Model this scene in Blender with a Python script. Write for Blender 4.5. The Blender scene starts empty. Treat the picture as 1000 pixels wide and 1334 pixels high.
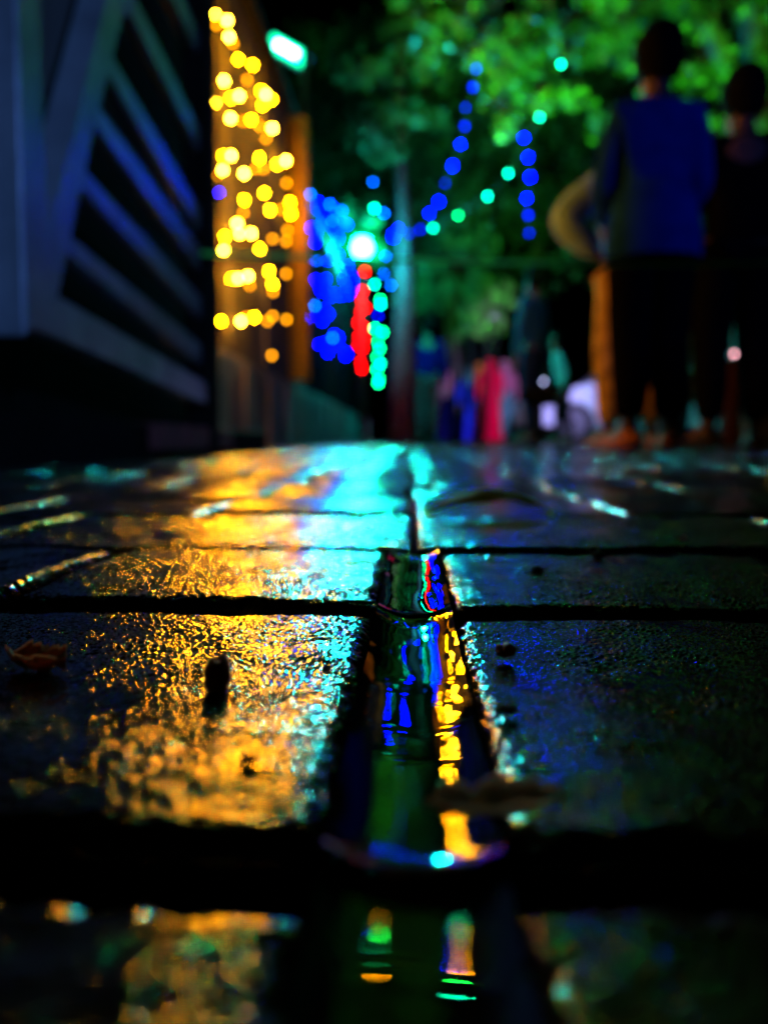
import bpy, bmesh, math, random
from mathutils import Vector, Matrix, Euler, noise
random.seed(7)
R = math.radians
S = bpy.context.scene
COL = S.collection
H = 0.035                      # the lens rests a few centimetres above the paving
# ------------------------------------------------------------------ camera
PITCH = math.atan(92/1000.0); YAW = math.atan(40/1000.0)
cam_d = bpy.data.cameras.new('camera'); cam = bpy.data.objects.new('camera', cam_d); COL.objects.link(cam)
cam.location = (0, 0, H); cam.rotation_euler = (R(90)-PITCH, 0, YAW)
cam_d.sensor_fit = 'HORIZONTAL'; cam_d.sensor_width = 36; cam_d.lens = 36
cam_d.clip_start = 0.005; cam_d.clip_end = 500
cam_d.dof.use_dof = True; cam_d.dof.focus_distance = 0.143; cam_d.dof.aperture_fstop = 36/2.6
S.camera = cam
CR = Euler((R(90)-PITCH, 0, YAW)).to_matrix()
def ray(px, py):
    return CR @ Vector(((px-500)/1000.0, -(py-667)/1000.0, -1))
def aty(px, py, Y):
    d = ray(px, py); t = Y/d.y; return Vector((0, 0, H)) + d*t
def atx(px, py, X):
    d = ray(px, py); t = X/d.x; return Vector((0, 0, H)) + d*t
def atz(px, py, Z=0.0):
    d = ray(px, py); t = (Z-H)/d.z; return Vector((0, 0, H)) + d*t
# ------------------------------------------------------------------ materials
def mat(name, col, rough=0.6, metal=0.0, spec=0.5, var=0.0, vscale=8.0, bump=0.0, bscale=60.0, coat=0.0, trans=0.0):
    m = bpy.data.materials.new(name); m.use_nodes = True
    nt = m.node_tree; b = nt.nodes['Principled BSDF']
    b.inputs['Base Color'].default_value = (*col, 1); b.inputs['Roughness'].default_value = rough
    b.inputs['Metallic'].default_value = metal; b.inputs['Specular IOR Level'].default_value = spec
    b.inputs['Coat Weight'].default_value = coat
    tc = nt.nodes.new('ShaderNodeTexCoord')
    if var > 0:
        n = nt.nodes.new('ShaderNodeTexNoise'); n.inputs['Scale'].default_value = vscale; n.inputs['Detail'].default_value = 4
        nt.links.new(tc.outputs['Object'], n.inputs['Vector'])
        r = nt.nodes.new('ShaderNodeValToRGB')
        r.color_ramp.elements[0].position = 0.3; r.color_ramp.elements[1].position = 0.7
        r.color_ramp.elements[0].color = (*[c*(1-var) for c in col], 1); r.color_ramp.elements[1].color = (*[min(1, c*(1+var)) for c in col], 1)
        nt.links.new(n.outputs['Fac'], r.inputs['Fac']); nt.links.new(r.outputs['Color'], b.inputs['Base Color'])
    if bump > 0:
        n2 = nt.nodes.new('ShaderNodeTexNoise'); n2.inputs['Scale'].default_value = bscale; n2.inputs['Detail'].default_value = 3
        nt.links.new(tc.outputs['Object'], n2.inputs['Vector'])
        bp = nt.nodes.new('ShaderNodeBump'); bp.inputs['Distance'].default_value = bump; bp.inputs['Strength'].default_value = 1
        nt.links.new(n2.outputs['Fac'], bp.inputs['Height']); nt.links.new(bp.outputs['Normal'], b.inputs['Normal'])
    return m
def emit(name, col, strength):
    m = bpy.data.materials.new(name); m.use_nodes = True
    nt = m.node_tree; nt.nodes.clear()
    o = nt.nodes.new('ShaderNodeOutputMaterial'); e = nt.nodes.new('ShaderNodeEmission')
    e.inputs['Color'].default_value = (*col, 1); e.inputs['Strength'].default_value = strength
    nt.links.new(e.outputs[0], o.inputs['Surface'])
    return m
# wet granite-like paver: base, grain bump, rain-drop beads
def paver_material():
    m = bpy.data.materials.new('wet_paver'); m.use_nodes = True
    nt = m.node_tree; b = nt.nodes['Principled BSDF']; L = nt.links
    tc = nt.nodes.new('ShaderNodeTexCoord')
    def noi(scale, detail=2, rough=0.5, vec=None):
        n = nt.nodes.new('ShaderNodeTexNoise'); n.inputs['Scale'].default_value = scale
        n.inputs['Detail'].default_value = detail; n.inputs['Roughness'].default_value = rough
        L.new(tc.outputs['Object'], n.inputs['Vector']); return n
    def ma(op, a, bb, c=None):
        n = nt.nodes.new('ShaderNodeMath'); n.operation = op
        for i, v in enumerate((a, bb, c)):
            if v is None: continue
            if isinstance(v, (int, float)): n.inputs[i].default_value = v
            else: L.new(v, n.inputs[i])
        return n.outputs[0]
    c = noi(180, 5, 0.65); ramp = nt.nodes.new('ShaderNodeValToRGB')
    ramp.color_ramp.elements[0].position = 0.35; ramp.color_ramp.elements[0].color = (0.012, 0.012, 0.013, 1)
    ramp.color_ramp.elements[1].position = 0.7; ramp.color_ramp.elements[1].color = (0.035, 0.033, 0.032, 1)
    L.new(c.outputs['Fac'], ramp.inputs['Fac']); L.new(ramp.outputs['Color'], b.inputs['Base Color'])
    # heights in metres
    fine = ma('MULTIPLY', noi(GRAIN_SCALE, 1.5, 0.55).outputs['Fac'], GRAIN_H)
    mid = ma('MULTIPLY', noi(420, 2).outputs['Fac'], MID_H)
    big = ma('MULTIPLY', noi(60, 2).outputs['Fac'], BIG_H)
    v = nt.nodes.new('ShaderNodeTexVoronoi'); v.inputs['Scale'].default_value = 650; v.inputs['Randomness'].default_value = 1
    L.new(tc.outputs['Object'], v.inputs['Vector'])
    g = nt.nodes.new('ShaderNodeTexVoronoi'); g.inputs['Scale'].default_value = 1250; g.feature = 'SMOOTH_F1'; g.inputs['Smoothness'].default_value = 0.35
    L.new(tc.outputs['Object'], g.inputs['Vector'])
    grit = ma('MULTIPLY', g.outputs['Distance'], -GRIT_H)
    dome = ma('MAXIMUM', ma('SUBTRACT', 0.30, v.outputs['Distance']), 0.0)
    mask = ma('GREATER_THAN', noi(90, 2).outputs['Fac'], 0.54)
    drops = ma('MULTIPLY', ma('MULTIPLY', ma('POWER', ma('MULTIPLY', dome, 3.33), 0.6), mask), 0.00022)
    h = ma('ADD', ma('ADD', ma('ADD', fine, grit), mid), ma('ADD', big, drops))
    bp = nt.nodes.new('ShaderNodeBump'); bp.inputs['Distance'].default_value = 1.0; bp.inputs['Strength'].default_value = 1
    L.new(h, bp.inputs['Height']); L.new(bp.outputs['Normal'], b.inputs['Normal'])
    rr = ma('MULTIPLY_ADD', noi(35, 3).outputs['Fac'], 0.16, ROUGH0)
    L.new(rr, b.inputs['Roughness']); b.inputs['IOR'].default_value = 1.5
    return m
GRAIN_SCALE = 2400; GRAIN_H = 0.00002; GRIT_H = 0.00008; MID_H = 0.00018; BIG_H = 0.0004; ROUGH0 = 0.08
M = {}
M['paver'] = paver_material()
M['paver_near'] = mat('wet_paver_grain', (0.016, 0.016, 0.017), 0.06, var=0.5, vscale=220)
M['paver_near'].node_tree.nodes['Principled BSDF'].inputs['IOR'].default_value = 1.5
M['mortar'] = mat('joint_silt', (0.012, 0.011, 0.010), 0.9, var=0.5, vscale=300, bump=0.001, bscale=300)
M['earth'] = mat('dark_asphalt', (0.022, 0.022, 0.023), 0.35, var=0.4, vscale=20, bump=0.002, bscale=120)
M['plinth'] = mat('weathered_concrete', (0.11, 0.10, 0.10), 0.85, spec=0.1, var=0.4, vscale=3, bump=0.004, bscale=30)
M['facade'] = mat('grey_render', (0.028, 0.030, 0.040), 0.85, spec=0.1, var=0.3, vscale=2.5, bump=0.002, bscale=40)
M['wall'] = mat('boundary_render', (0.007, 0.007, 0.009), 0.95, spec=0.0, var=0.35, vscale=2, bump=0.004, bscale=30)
M['steel'] = mat('blue_grey_paint', (0.26, 0.30, 0.42), 0.27, 0.5, var=0.25, vscale=9, bump=0.0008, bscale=200)
M['panel'] = mat('dull_sheet_metal', (0.085, 0.08, 0.095), 0.6, 0.0, spec=0.2, var=0.2, vscale=4, bump=0.0008, bscale=60)
M['black'] = mat('black_paint', (0.005, 0.005, 0.006), 0.9, spec=0.04, var=0.4, vscale=10)
M['brick'] = mat('red_brick', (0.14, 0.03, 0.035), 0.85, var=0.35, vscale=30, bump=0.002, bscale=90)
M['orange'] = mat('amber_painted_pipe', (0.36, 0.20, 0.01), 0.5, var=0.2, vscale=10)
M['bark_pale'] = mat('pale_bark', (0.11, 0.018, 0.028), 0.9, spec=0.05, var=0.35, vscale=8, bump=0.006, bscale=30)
M['bark'] = mat('dark_bark', (0.10, 0.085, 0.07), 0.9, var=0.4, vscale=9, bump=0.01, bscale=25)
M['leaf'] = mat('green_leaves', (0.055, 0.10, 0.025), 0.35, var=0.6, vscale=2.2, spec=0.6)
M['leaf_far'] = mat('far_leaves', (0.04, 0.085, 0.025), 0.5, var=0.7, vscale=0.9)
M['cable'] = mat('cable_rubber', (0.01, 0.012, 0.01), 0.6)
M['rope'] = mat('green_cord', (0.12, 0.80, 0.10), 0.7, var=0.3, vscale=60)
M['bar_halo'] = emit('green_bar_halo', (0.0, 1.0, 0.42), 4)  # emission for the green halo round the bar lamp
M['pole'] = mat('dark_pole_paint', (0.012, 0.014, 0.013), 0.8, spec=0.1)
M['lamp_shell'] = mat('lamp_housing', (0.30, 0.32, 0.30), 0.4, 0.3)
M['warm1'] = emit('warm_bulb_bright', (1.0, 0.35, 0.004), 1500)
M['warm2'] = emit('warm_bulb', (1.0, 0.34, 0.0004), 420)
M['warm3'] = emit('amber_bulb_faint', (1.0, 0.34, 0.0002), 14)
M['blue'] = emit('blue_bulb', (0.0, 0.0, 1.0), 420)
M['blue_soft'] = emit('curtain_blue_bulb', (0.0, 0.0, 1.0), 120)
M['blue_dim'] = emit('dim_blue_bulb', (0.0, 0.004, 1.0), 12)
M['blue2'] = emit('pale_blue_bulb', (0.0, 0.12, 1.0), 40)
M['cyan'] = emit('aqua_bulb', (0.0, 1.0, 0.5), 40)
M['green'] = emit('green_bulb', (0.0, 1.0, 0.22), 40)
M['red'] = emit('red_bulb', (1.0, 0.0, 0.0), 18)
M['white'] = emit('cool_bulb', (0.5, 0.55, 1.0), 18)
M['pink'] = emit('pink_lamp', (1.0, 0.42, 0.5), 9)
M['lamp'] = emit('cool_green_lamp', (0.0016, 1.0, 0.80), 1900)
M['flood'] = emit('green_flood_lamp', (0.12, 1.0, 0.45), 60)
# ------------------------------------------------------------------ helpers
def tag(o, label=None, cat=None, group=None, kind=None):
    if label: o['label'] = label
    if cat: o['category'] = cat
    if group: o['group'] = group
    if kind: o['kind'] = kind
    return o
def obj(name, bm, m, parent=None, smooth=False):
    me = bpy.data.meshes.new(name); bmesh.ops.recalc_face_normals(bm, faces=bm.faces)
    bm.to_mesh(me); bm.free()
    if smooth:
        for p in me.polygons: p.use_smooth = True
    if m: me.materials.append(m)
    o = bpy.data.objects.new(name, me); COL.objects.link(o)
    if parent:
        o.parent = parent
        o.location = (0, 0, 0)
    return o
def raw(name, V, F, m, parent=None, smooth=False):
    me = bpy.data.meshes.new(name); me.from_pydata([tuple(v) for v in V], [], F); me.update()
    if smooth:
        for p in me.polygons: p.use_smooth = True
    if m: me.materials.append(m)
    o = bpy.data.objects.new(name, me); COL.objects.link(o)
    if parent: o.parent = parent
    return o
def thing(name, label, cat, loc=(0, 0, 0), rotz=0, group=None):
    o = bpy.data.objects.new(name, None); COL.objects.link(o); o.empty_display_size = 0.1
    o.location = loc; o.rotation_euler = (0, 0, rotz)
    return tag(o, label, cat, group)
def box(bm, c, s, bev=0.0, rot=None):
    r = bmesh.ops.create_cube(bm, size=1.0)
    vs = r['verts']
    for v in vs:
        v.co = Vector((v.co.x*s[0], v.co.y*s[1], v.co.z*s[2]))
    if bev > 0:
        es = list({e for v in vs for e in v.link_edges})
        rb = bmesh.ops.bevel(bm, geom=es, offset=bev, segments=2, affect='EDGES', profile=0.6)
        vs = list({v for f in rb['faces'] for v in f.verts} | {v for v in vs if v.is_valid})
        # gather the connected shell
        seen = set(vs); st = list(vs)
        while st:
            v = st.pop()
            for e in v.link_edges:
                w = e.other_vert(v)
                if w not in seen: seen.add(w); st.append(w)
        vs = list(seen)
    for v in vs:
        co = v.co
        if rot: co = rot @ co
        v.co = co + Vector(c)
def tube(bm, pts, rad, n=8, cap=True):
    pts = [Vector(p) for p in pts]; rings = []
    up = Vector((0, 0, 1))
    for i, p in enumerate(pts):
        t = (pts[min(i+1, len(pts)-1)] - pts[max(i-1, 0)])
        if t.length < 1e-9: t = Vector((0, 0, 1))
        t.normalize(); u = up if abs(t.z) < 0.95 else Vector((1, 0, 0))
        a = t.cross(u).normalized(); b = t.cross(a).normalized()
        r = rad[i] if isinstance(rad, (list, tuple)) else rad
        rings.append([bm.verts.new(p + (a*math.cos(2*math.pi*k/n) + b*math.sin(2*math.pi*k/n))*r) for k in range(n)])
    for i in range(len(rings)-1):
        for k in range(n):
            bm.faces.new((rings[i][k], rings[i][(k+1) % n], rings[i+1][(k+1) % n], rings[i+1][k]))
    if cap:
        bm.faces.new(rings[0][::-1]); bm.faces.new(rings[-1])
def lathe(bm, prof, n=16, c=(0, 0, 0), sq=1.0):
    rings = []
    for r, z in prof:
        rings.append([bm.verts.new((c[0]+r*math.cos(2*math.pi*k/n), c[1]+sq*r*math.sin(2*math.pi*k/n), c[2]+z)) for k in range(n)])
    for i in range(len(rings)-1):
        for k in range(n):
            bm.faces.new((rings[i][k], rings[i][(k+1) % n], rings[i+1][(k+1) % n], rings[i+1][k]))
    bm.faces.new(rings[0][::-1]); bm.faces.new(rings[-1])
def prism(bm, poly, x0, x1):
    """poly: list of (y,z) extruded between x0 and x1."""
    a = [bm.verts.new((x0, p[0], p[1])) for p in poly]; b = [bm.verts.new((x1, p[0], p[1])) for p in poly]
    bm.faces.new(a); bm.faces.new(b[::-1])
    n = len(poly)
    for i in range(n):
        bm.faces.new((a[i], a[(i+1) % n], b[(i+1) % n], b[i]))

# ------------------------------------------------------------------ ground
bm = bmesh.new()
vs = [bm.verts.new(p) for p in ((-60, -40, -0.022), (60, -40, -0.022), (60, 120, -0.022), (-60, 120, -0.022))]
bm.faces.new(vs)
tag(obj('ground', bm, M['earth']), kind='structure')

rows = [-0.14, -0.038, 0.0616, 0.160, 0.250, 0.372]
while rows[-1] < 15.0: rows.append(rows[-1] + 0.104)
def surf(x, y, tilt):
    return (0.0007*noise.noise(Vector((x*28, y*28, 1.3))) + 0.00022*noise.noise(Vector((x*150, y*150, 4.1))) + tilt[0]*x + tilt[1]*y)
jr = random.Random(21)
V = []; F = []
def paver(x0, x1, y0, y1, n, tilt, dz, rad=0.0036):
    if n <= 6: rad = jr.uniform(.0008, .0022)
    # height field with rounded arrises and skirts
    def axis(a, b):
        if n <= 6:
            return [a, a+rad*0.25, a+rad, (a+b)/2, b-rad, b-rad*0.25, b]
        e = [a + rad*t for t in (0, .04, .13, .28, .5, .75, 1.0)]
        f = [b - rad*t for t in (1.0, .75, .5, .28, .13, .04, 0)]
        mid = [a+rad + (b-a-2*rad)*k/n for k in range(1, n)]
        return e + mid + f
    ax = axis(x0, x1); ay = axis(y0, y1)
    base = len(V); nx = len(ax); ny = len(ay); cx = (x0+x1)/2; cy = (y0+y1)/2
    w = 1.0 if n > 6 else 0.0
    for j, y in enumerate(ay):
        for i, x in enumerate(ax):
            jx = jy = 0
            dx = min(x-x0, x1-x); dy = min(y-y0, y1-y)
            wob = 0.0010*w*noise.noise(Vector((x*120, y*120, 8)))
            ex = max(0.0, rad - dx + (wob if dx < rad*0.9 else 0))/rad; ey = max(0.0, rad - dy + (wob if dy < rad*0.9 else 0))/rad
            e = min(1.0, math.hypot(ex, ey))
            z = dz - rad*0.85*(1-math.sqrt(max(0, 1-e*e)))
            z += surf(x, y, (0, 0)) + tilt[0]*(x-cx) + tilt[1]*(y-cy)
            z -= 0.0006*((2*(x-cx)/(x1-x0))**2 + (2*(y-cy)/(y1-y0))**2)*0.5
            V.append((x, y, z))
    for j in range(ny-1):
        for i in range(nx-1):
            a = base + j*nx + i; F.append((a, a+1, a+1+nx, a+nx))
    # skirt
    per = [base+i for i in range(nx)] + [base+j*nx+nx-1 for j in range(1, ny)] + [base+(ny-1)*nx+i for i in range(nx-2, -1, -1)] + [base+j*nx for j in range(ny-2, 0, -1)]
    low = len(V)
    for k in per:
        v = V[k]; V.append((v[0], v[1], -0.03))
    m = len(per)
    for k in range(m):
        F.append((per[k], low+k, low+(k+1) % m, per[(k+1) % m]))
import numpy as np
_rng = np.random.RandomState(5); _PT = _rng.permutation(512); _PT = np.concatenate([_PT, _PT]); _GA = _rng.uniform(0, 2*np.pi, 512); _GX = np.cos(_GA); _GY = np.sin(_GA)
def pn(x, y):
    xi = np.floor(x).astype(np.int64); yi = np.floor(y).astype(np.int64); fx = x-xi; fy = y-yi
    u = fx**3*(fx*(fx*6-15)+10); v = fy**3*(fy*(fy*6-15)+10)
    def g(ix, iy, dx, dy):
        h = _PT[(_PT[ix & 511] + iy) & 511]; return _GX[h]*dx + _GY[h]*dy
    a = g(xi, yi, fx, fy); b = g(xi+1, yi, fx-1, fy); c = g(xi, yi+1, fx, fy-1); d = g(xi+1, yi+1, fx-1, fy-1)
    return (a*(1-u)+b*u)*(1-v) + (c*(1-u)+d*u)*v
_cx = _rng.uniform(0, 1, 1024); _cy = _rng.uniform(0, 1, 1024); _ch = _rng.uniform(.25, 1, 1024); _cr = _rng.uniform(.38, .66, 1024)
def pebbles(x, y):
    xi = np.floor(x).astype(np.int64); yi = np.floor(y).astype(np.int64); out = np.zeros_like(x)
    for dx in (-1, 0, 1):
        for dy in (-1, 0, 1):
            h = _PT[(_PT[(xi+dx) & 511] + yi+dy) & 511] + 512*(((xi+dx) ^ (yi+dy)) & 1)
            d2 = (x-(xi+dx+_cx[h]))**2 + (y-(yi+dy+_cy[h]))**2; r = _cr[h]
            out = np.maximum(out, _ch[h]*np.clip(1-d2/(r*r), 0, 1)**1.25)
    return out
def grain(X, Y):
    """relief of the wet stone in metres: pebble grain 0.5 to 2.5 mm across"""
    a = pn(X/0.00095, Y/0.0012); b = pn(X/0.00052+31, Y/0.0006+7); c = pn(X/0.0036+3, Y/0.0036+11); d = pn(X/0.0004+9, Y/0.00045+2)
    patch = np.clip(0.75 + 1.0*pn(X/0.012+5, Y/0.012), 0.35, 1.3)
    pits = -np.clip(pn(X/0.0026+60, Y/0.0026+40)-0.28, 0, 1)*0.00045
    p = pebbles(X/0.00092, Y/0.00105)
    return (0.000155*p + 0.00007*a + 0.00005*b + 0.00002*d + 0.00015*c)*patch + pits*0.6
RELIEF = 1.0
NV = []; NF = []; ncount = 0
def fine_paver(x0, x1, y0, y1, step, tilt, dz, rad=0.0036, gs=1.0, ga=1.0):
    global ncount
    def axis(a, b):
        e = rad*1.2; k = int(e/(step*0.7)); m = int((b-a-2*e)/step)
        return np.concatenate([np.linspace(a, a+e, k, endpoint=False), np.linspace(a+e, b-e, m, endpoint=False), np.linspace(b-e, b, k+1)])
    ax = axis(x0, x1); ay = axis(y0, y1); X, Y = np.meshgrid(ax, ay); cx = (x0+x1)/2; cy = (y0+y1)/2
    wob = 0.0013*pn(X*300, Y*300) + 0.0005*pn(X*900+4, Y*900)
    dx = np.minimum(X-x0, x1-X); dy = np.minimum(Y-y0, y1-Y)
    ex = np.clip(rad-dx + wob*(dx < rad*1.3)*np.clip(dx/0.0006, 0, 1), 0, None)/rad; ey = np.clip(rad-dy + wob*(dy < rad*1.3)*np.clip(dy/0.0006, 0, 1), 0, None)/rad
    e = np.clip(np.hypot(ex, ey), 0, 1)
    Z = dz - rad*0.85*(1-np.sqrt(np.clip(1-e*e, 0, 1)))
    Z += 0.0011*pn(X*22, Y*22) + 0.00035*pn(X*95, Y*95) + tilt[0]*(X-cx) + tilt[1]*(Y-cy)
    Z -= 0.0003*((2*(X-cx)/(x1-x0))**2 + (2*(Y-cy)/(y1-y0))**2)
    Z += ga*grain(X*gs, Y*gs)*np.clip(1.15-e*0.5, 0.5, 1)
    ny, nx = X.shape
    NV.append(np.stack([X.ravel(), Y.ravel(), Z.ravel()], 1))
    idx = np.arange(nx*ny).reshape(ny, nx) + ncount
    NF.append(np.stack([idx[:-1, :-1].ravel(), idx[:-1, 1:].ravel(), idx[1:, 1:].ravel(), idx[1:, :-1].ravel()], 1))
    per = np.concatenate([idx[0, :], idx[1:, -1], idx[-1, -2::-1], idx[-2:0:-1, 0]])
    low = np.concatenate([X[0, :], X[1:, -1], X[-1, -2::-1], X[-2:0:-1, 0]]); lowy = np.concatenate([Y[0, :], Y[1:, -1], Y[-1, -2::-1], Y[-2:0:-1, 0]])
    NV.append(np.stack([low, lowy, np.full(len(low), -0.03)], 1)); li = np.arange(len(low)) + ncount + nx*ny
    NF.append(np.stack([per, li, np.roll(li, -1), np.roll(per, -1)], 1)); ncount += nx*ny + len(low)
for j in range(len(rows)-1):
    jx = {i: i*0.104 + (0 if (i == 0 and j < 6) else jr.uniform(-.012, .012) if 2 <= j else 0) for i in range(-12, 23)}
    if j == 4: jx[-1] = -.158; jx[1] = .152; jx[-2] = -.262
    jw = {i: jr.uniform(.0012, .0042) for i in range(-12, 23)}
    if j in (4, 5): jw[0] = .0008
    y0 = rows[j] + (0.0046 if j < 3 else 0.0052); y1 = rows[j+1] - (0.0036 if j == 1 else 0.0048)
    for i in range(-12, 22):
        xa = jx[i]; xb = jx[i+1]
        gl = 0.0078 if i == 0 else 0.0035; gr = 0.0078 if i == -1 else 0.0035
        if j >= 4: gl, gr = jw[i], jw[i+1]
        xa += gl; xb -= gr
        near = (y0 < 0.45 and abs(xa+0.05) < 0.4)
        rd = 0.0036 if j < 4 else 0.0026
        tilt = (random.uniform(-.006, .006), random.uniform(-.006, .006))
        dz = random.uniform(-.0008, .0008)
        if j > 4: tilt = (random.uniform(-.014, .014), random.uniform(-.010, .010)); dz *= 1.8
        elif j < 4 and i == -1: tilt = (-0.008, 0.003)
        elif j < 4 and i == 0: tilt = (0.005, 0.003)
        if j in (1, 2, 3, 4) and i in (-1, 0): fine_paver(xa, xb, y0, y1, {1: .00026, 2: .00017, 3: .00021, 4: .0003}[j], tilt, dz, rd, {3: .85, 4: .6}.get(j, 1.0), {1: 1.0, 2: 1.25, 3: 1.9, 4: 2.6}[j])
        elif j in (3, 4) and i in (-2, 1): fine_paver(xa, xb, y0, y1, .0004, tilt, dz)
        else: paver(xa, xb, y0, y1, 30 if near else 4, tilt, dz)
def quads(name, v, f, m):
    me = bpy.data.meshes.new(name); me.vertices.add(len(v)); me.vertices.foreach_set('co', v.astype(np.float32).ravel())
    me.loops.add(f.size); me.loops.foreach_set('vertex_index', f.astype(np.int32).ravel())
    me.polygons.add(len(f)); me.polygons.foreach_set('loop_start', np.arange(0, f.size, 4, dtype=np.int32))
    me.polygons.foreach_set('use_smooth', np.ones(len(f), dtype=bool)); me.update(calc_edges=True); me.validate()
    me.materials.append(m); o = bpy.data.objects.new(name, me); COL.objects.link(o); return o
tag(raw('pavement', V, F, M['paver'], smooth=True), kind='structure')
tag(quads('pavement', np.concatenate(NV), np.concatenate(NF), M['paver_near']), kind='structure')
# silt bed that closes the joints
bm = bmesh.new()
vs = [bm.verts.new(p) for p in ((-1.26, -0.14, -0.013), (2.3, -0.14, -0.013), (2.3, 15.1, -0.013), (-1.26, 15.1, -0.013))]
bm.faces.new(vs); tag(obj('joint_bed', bm, M['mortar']), kind='structure')

# ------------------------------------------------------------------ water in the joints
M['water'] = bpy.data.materials.new('joint_water'); M['water'].use_nodes = True
nt = M['water'].node_tree; b = nt.nodes['Principled BSDF']
b.inputs['Base Color'].default_value = (0.004, 0.005, 0.006, 1); b.inputs['Roughness'].default_value = 0.0
b.inputs['IOR'].default_value = 1.6; b.inputs['Specular IOR Level'].default_value = 0.8
def trough(xc, hw, y0, y1, zc, rise, ny, seed, nx=22):
    V = []; F = []
    for j in range(ny+1):
        y = y0 + (y1-y0)*j/ny
        e = min(y-y0, y1-y); end = math.exp(-(e/0.0022))
        for i in range(nx+1):
            u = -1 + 2*i/nx
            z = zc + rise*abs(u)**2.2
            z += 0.00030*noise.noise(Vector((u*1.0, y*45, seed))) + 0.00003*noise.noise(Vector((u*1.6+4, y*150, seed+9)))
            z += 0.0011*end*(1-0.3*abs(u))
            V.append((xc+u*hw, y, z))
    for j in range(ny):
        for i in range(nx):
            a = j*(nx+1)+i; F.append((a, a+1, a+nx+2, a+nx+1))
    return V, F
def water(name_parts):
    V = []; F = []
    for v, f in name_parts:
        k = len(V); V += v; F += [tuple(a+k for a in q) for q in f]
    return raw('water', V, F, M['water'], smooth=True)
parts = [trough(0, 0.0078, -0.03, 0.0622, -0.0030, 0.0022, 120, 1.0),
         trough(0, 0.0078, 0.0630, 0.1605, -0.0028, 0.0024, 260, 3.0),
         trough(0, 0.0078, 0.1615, 0.2500, -0.0028, 0.0022, 200, 5.0)]
# shallower water standing in the other long joints
for j in range(2, 40):
    for i in range(-6, 8):
        if i == 0 and j < 4: continue
        if j > 3 and random.random() < 0.6: continue
        parts.append(trough(i*0.104, 0.0040, rows[j]+0.002, rows[j+1]-0.002, -0.0046, 0.0020, 12, i+j*3.1, 6))
tag(water(parts), kind='structure')

# ------------------------------------------------------------------ bulbs and light strings
bm = bmesh.new(); bmesh.ops.create_icosphere(bm, subdivisions=1, radius=1.0)
me_b = bpy.data.meshes.new('bulb'); bm.to_mesh(me_b); bm.free()
bulb_me = {}
def bulb(parent, p, kind, r):
    if kind not in bulb_me:
        m = me_b.copy(); m.materials.append(M[kind]); bulb_me[kind] = m
    o = bpy.data.objects.new('bulb', bulb_me[kind]); COL.objects.link(o)
    o.parent = parent; o.location = Vector(p) - parent.location; o.scale = (r, r, r*1.15)
    return o
def cable(parent, pts, r=0.0025):
    bm = bmesh.new(); base = parent.location
    tube(bm, [Vector(p)-base for p in pts], r, 5)
    return obj('cable', bm, M['cable'], parent)
XF = -0.88
# warm curtain on the facade
c1W = [(208,95),(298,140),(312,255),(75,380),(155,460),(165,585),(275,560),(380,665),(210,712),(322,820),(565,655),(610,890),(170,1015),(325,1080),(195,1145),(265,1180),(415,1205),(705,1115)]
c1Y = [(100,590),(325,680),(375,410),(475,450),(545,730),(465,830),(520,1095),(645,1140),(535,630),(605,690),(270,1080)]
c1O = [(135,260),(340,300),(435,550),(410,840),(525,875),(568,960),(90,90),(550,1170),(495,1170),(220,1220),(710,1270),(140,150),(225,170)]
c2W = [(355,365),(340,300),(430,365),(252,475),(345,655),(410,640),(365,930)]
c2Y = [(385,150),(515,105),(552,215),(680,165),(685,240),(260,385),(160,480),(485,465),(545,610),(568,690),(238,930),(450,905),(305,655)]
c2O = [(158,315),(567,400),(663,345),(655,415),(645,512),(655,625),(380,230),(420,700),(570,740),(568,898),(658,920),(563,1150),(625,210),(535,930),(400,905)]
curtain = thing('light_curtain', 'curtain of warm yellow fairy lights hanging on the grey facade beside the louvred gate', 'fairy lights', (XF+0.05, 4.5, 0))
warm = []
for lst, k, s, oy in ((c1W, 'warm1', 5.333, 0), (c1Y, 'warm2', 5.333, 0), (c1O, 'warm3', 5.333, 0), (c2W, 'warm1', 4.94, 230), (c2Y, 'warm2', 4.94, 230), (c2O, 'warm3', 4.94, 230)):
    for x, y in lst:
        p = atx(240+x/s, oy+y/s, XF+0.05)
        warm.append(p); bulb(curtain, p, k, 0.0024*p.y)
for yy in [3.35+0.25*k for k in range(12)]:
    pts = [p for p in warm if abs(p.y-yy) < 0.125]
    if not pts: continue
    pts = sorted(pts, key=lambda p: -p.z)
    top = min(2.27, 2.27)
    cable(curtain, [(XF+0.045, yy, 2.29)] + [(XF+0.045, p.y, p.z) for p in pts if p.z < 2.25], 0.003)
# ------------------------------------------------------------------ facade, wall, plinth
f0 = 3.10; f1 = 6.25
o = thing('facade_wall', 'grey rendered shopfront wall behind the yellow fairy lights', 'wall', (XF-0.15, 4.6, 0))
bm = bmesh.new(); box(bm, (0, 0, 1.36), (0.28, f1-f0, 1.80), 0.01); obj('wall_panel', bm, M['facade'], o)
bm = bmesh.new(); box(bm, (0.02, 0, 2.30), (0.36, f1-f0+0.06, 0.07), 0.008); obj('coping', bm, M['black'], o)
for yy in (-0.9, 0.0, 0.9):
    bm = bmesh.new(); box(bm, (0.145, yy, 1.36), (0.016, 0.03, 1.72), 0.003); obj('batten', bm, M['panel'], o)
o = thing('plinth_wall', 'low dark concrete plinth running along the left of the paving', 'wall', (XF-0.15, 9.0, 0))
bm = bmesh.new(); box(bm, (0.01, -1.0, 0.215), (0.34, 12.4, 0.46), 0.015); obj('wall_panel', bm, M['plinth'], o)
bm = bmesh.new()
y = -7.0
while y < 5.0:
    box(bm, (0.188, y, 0.20), (0.018, 0.10, 0.40), 0.004); y += 0.62
obj('pilaster_strip', bm, M['plinth'], o)
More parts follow.
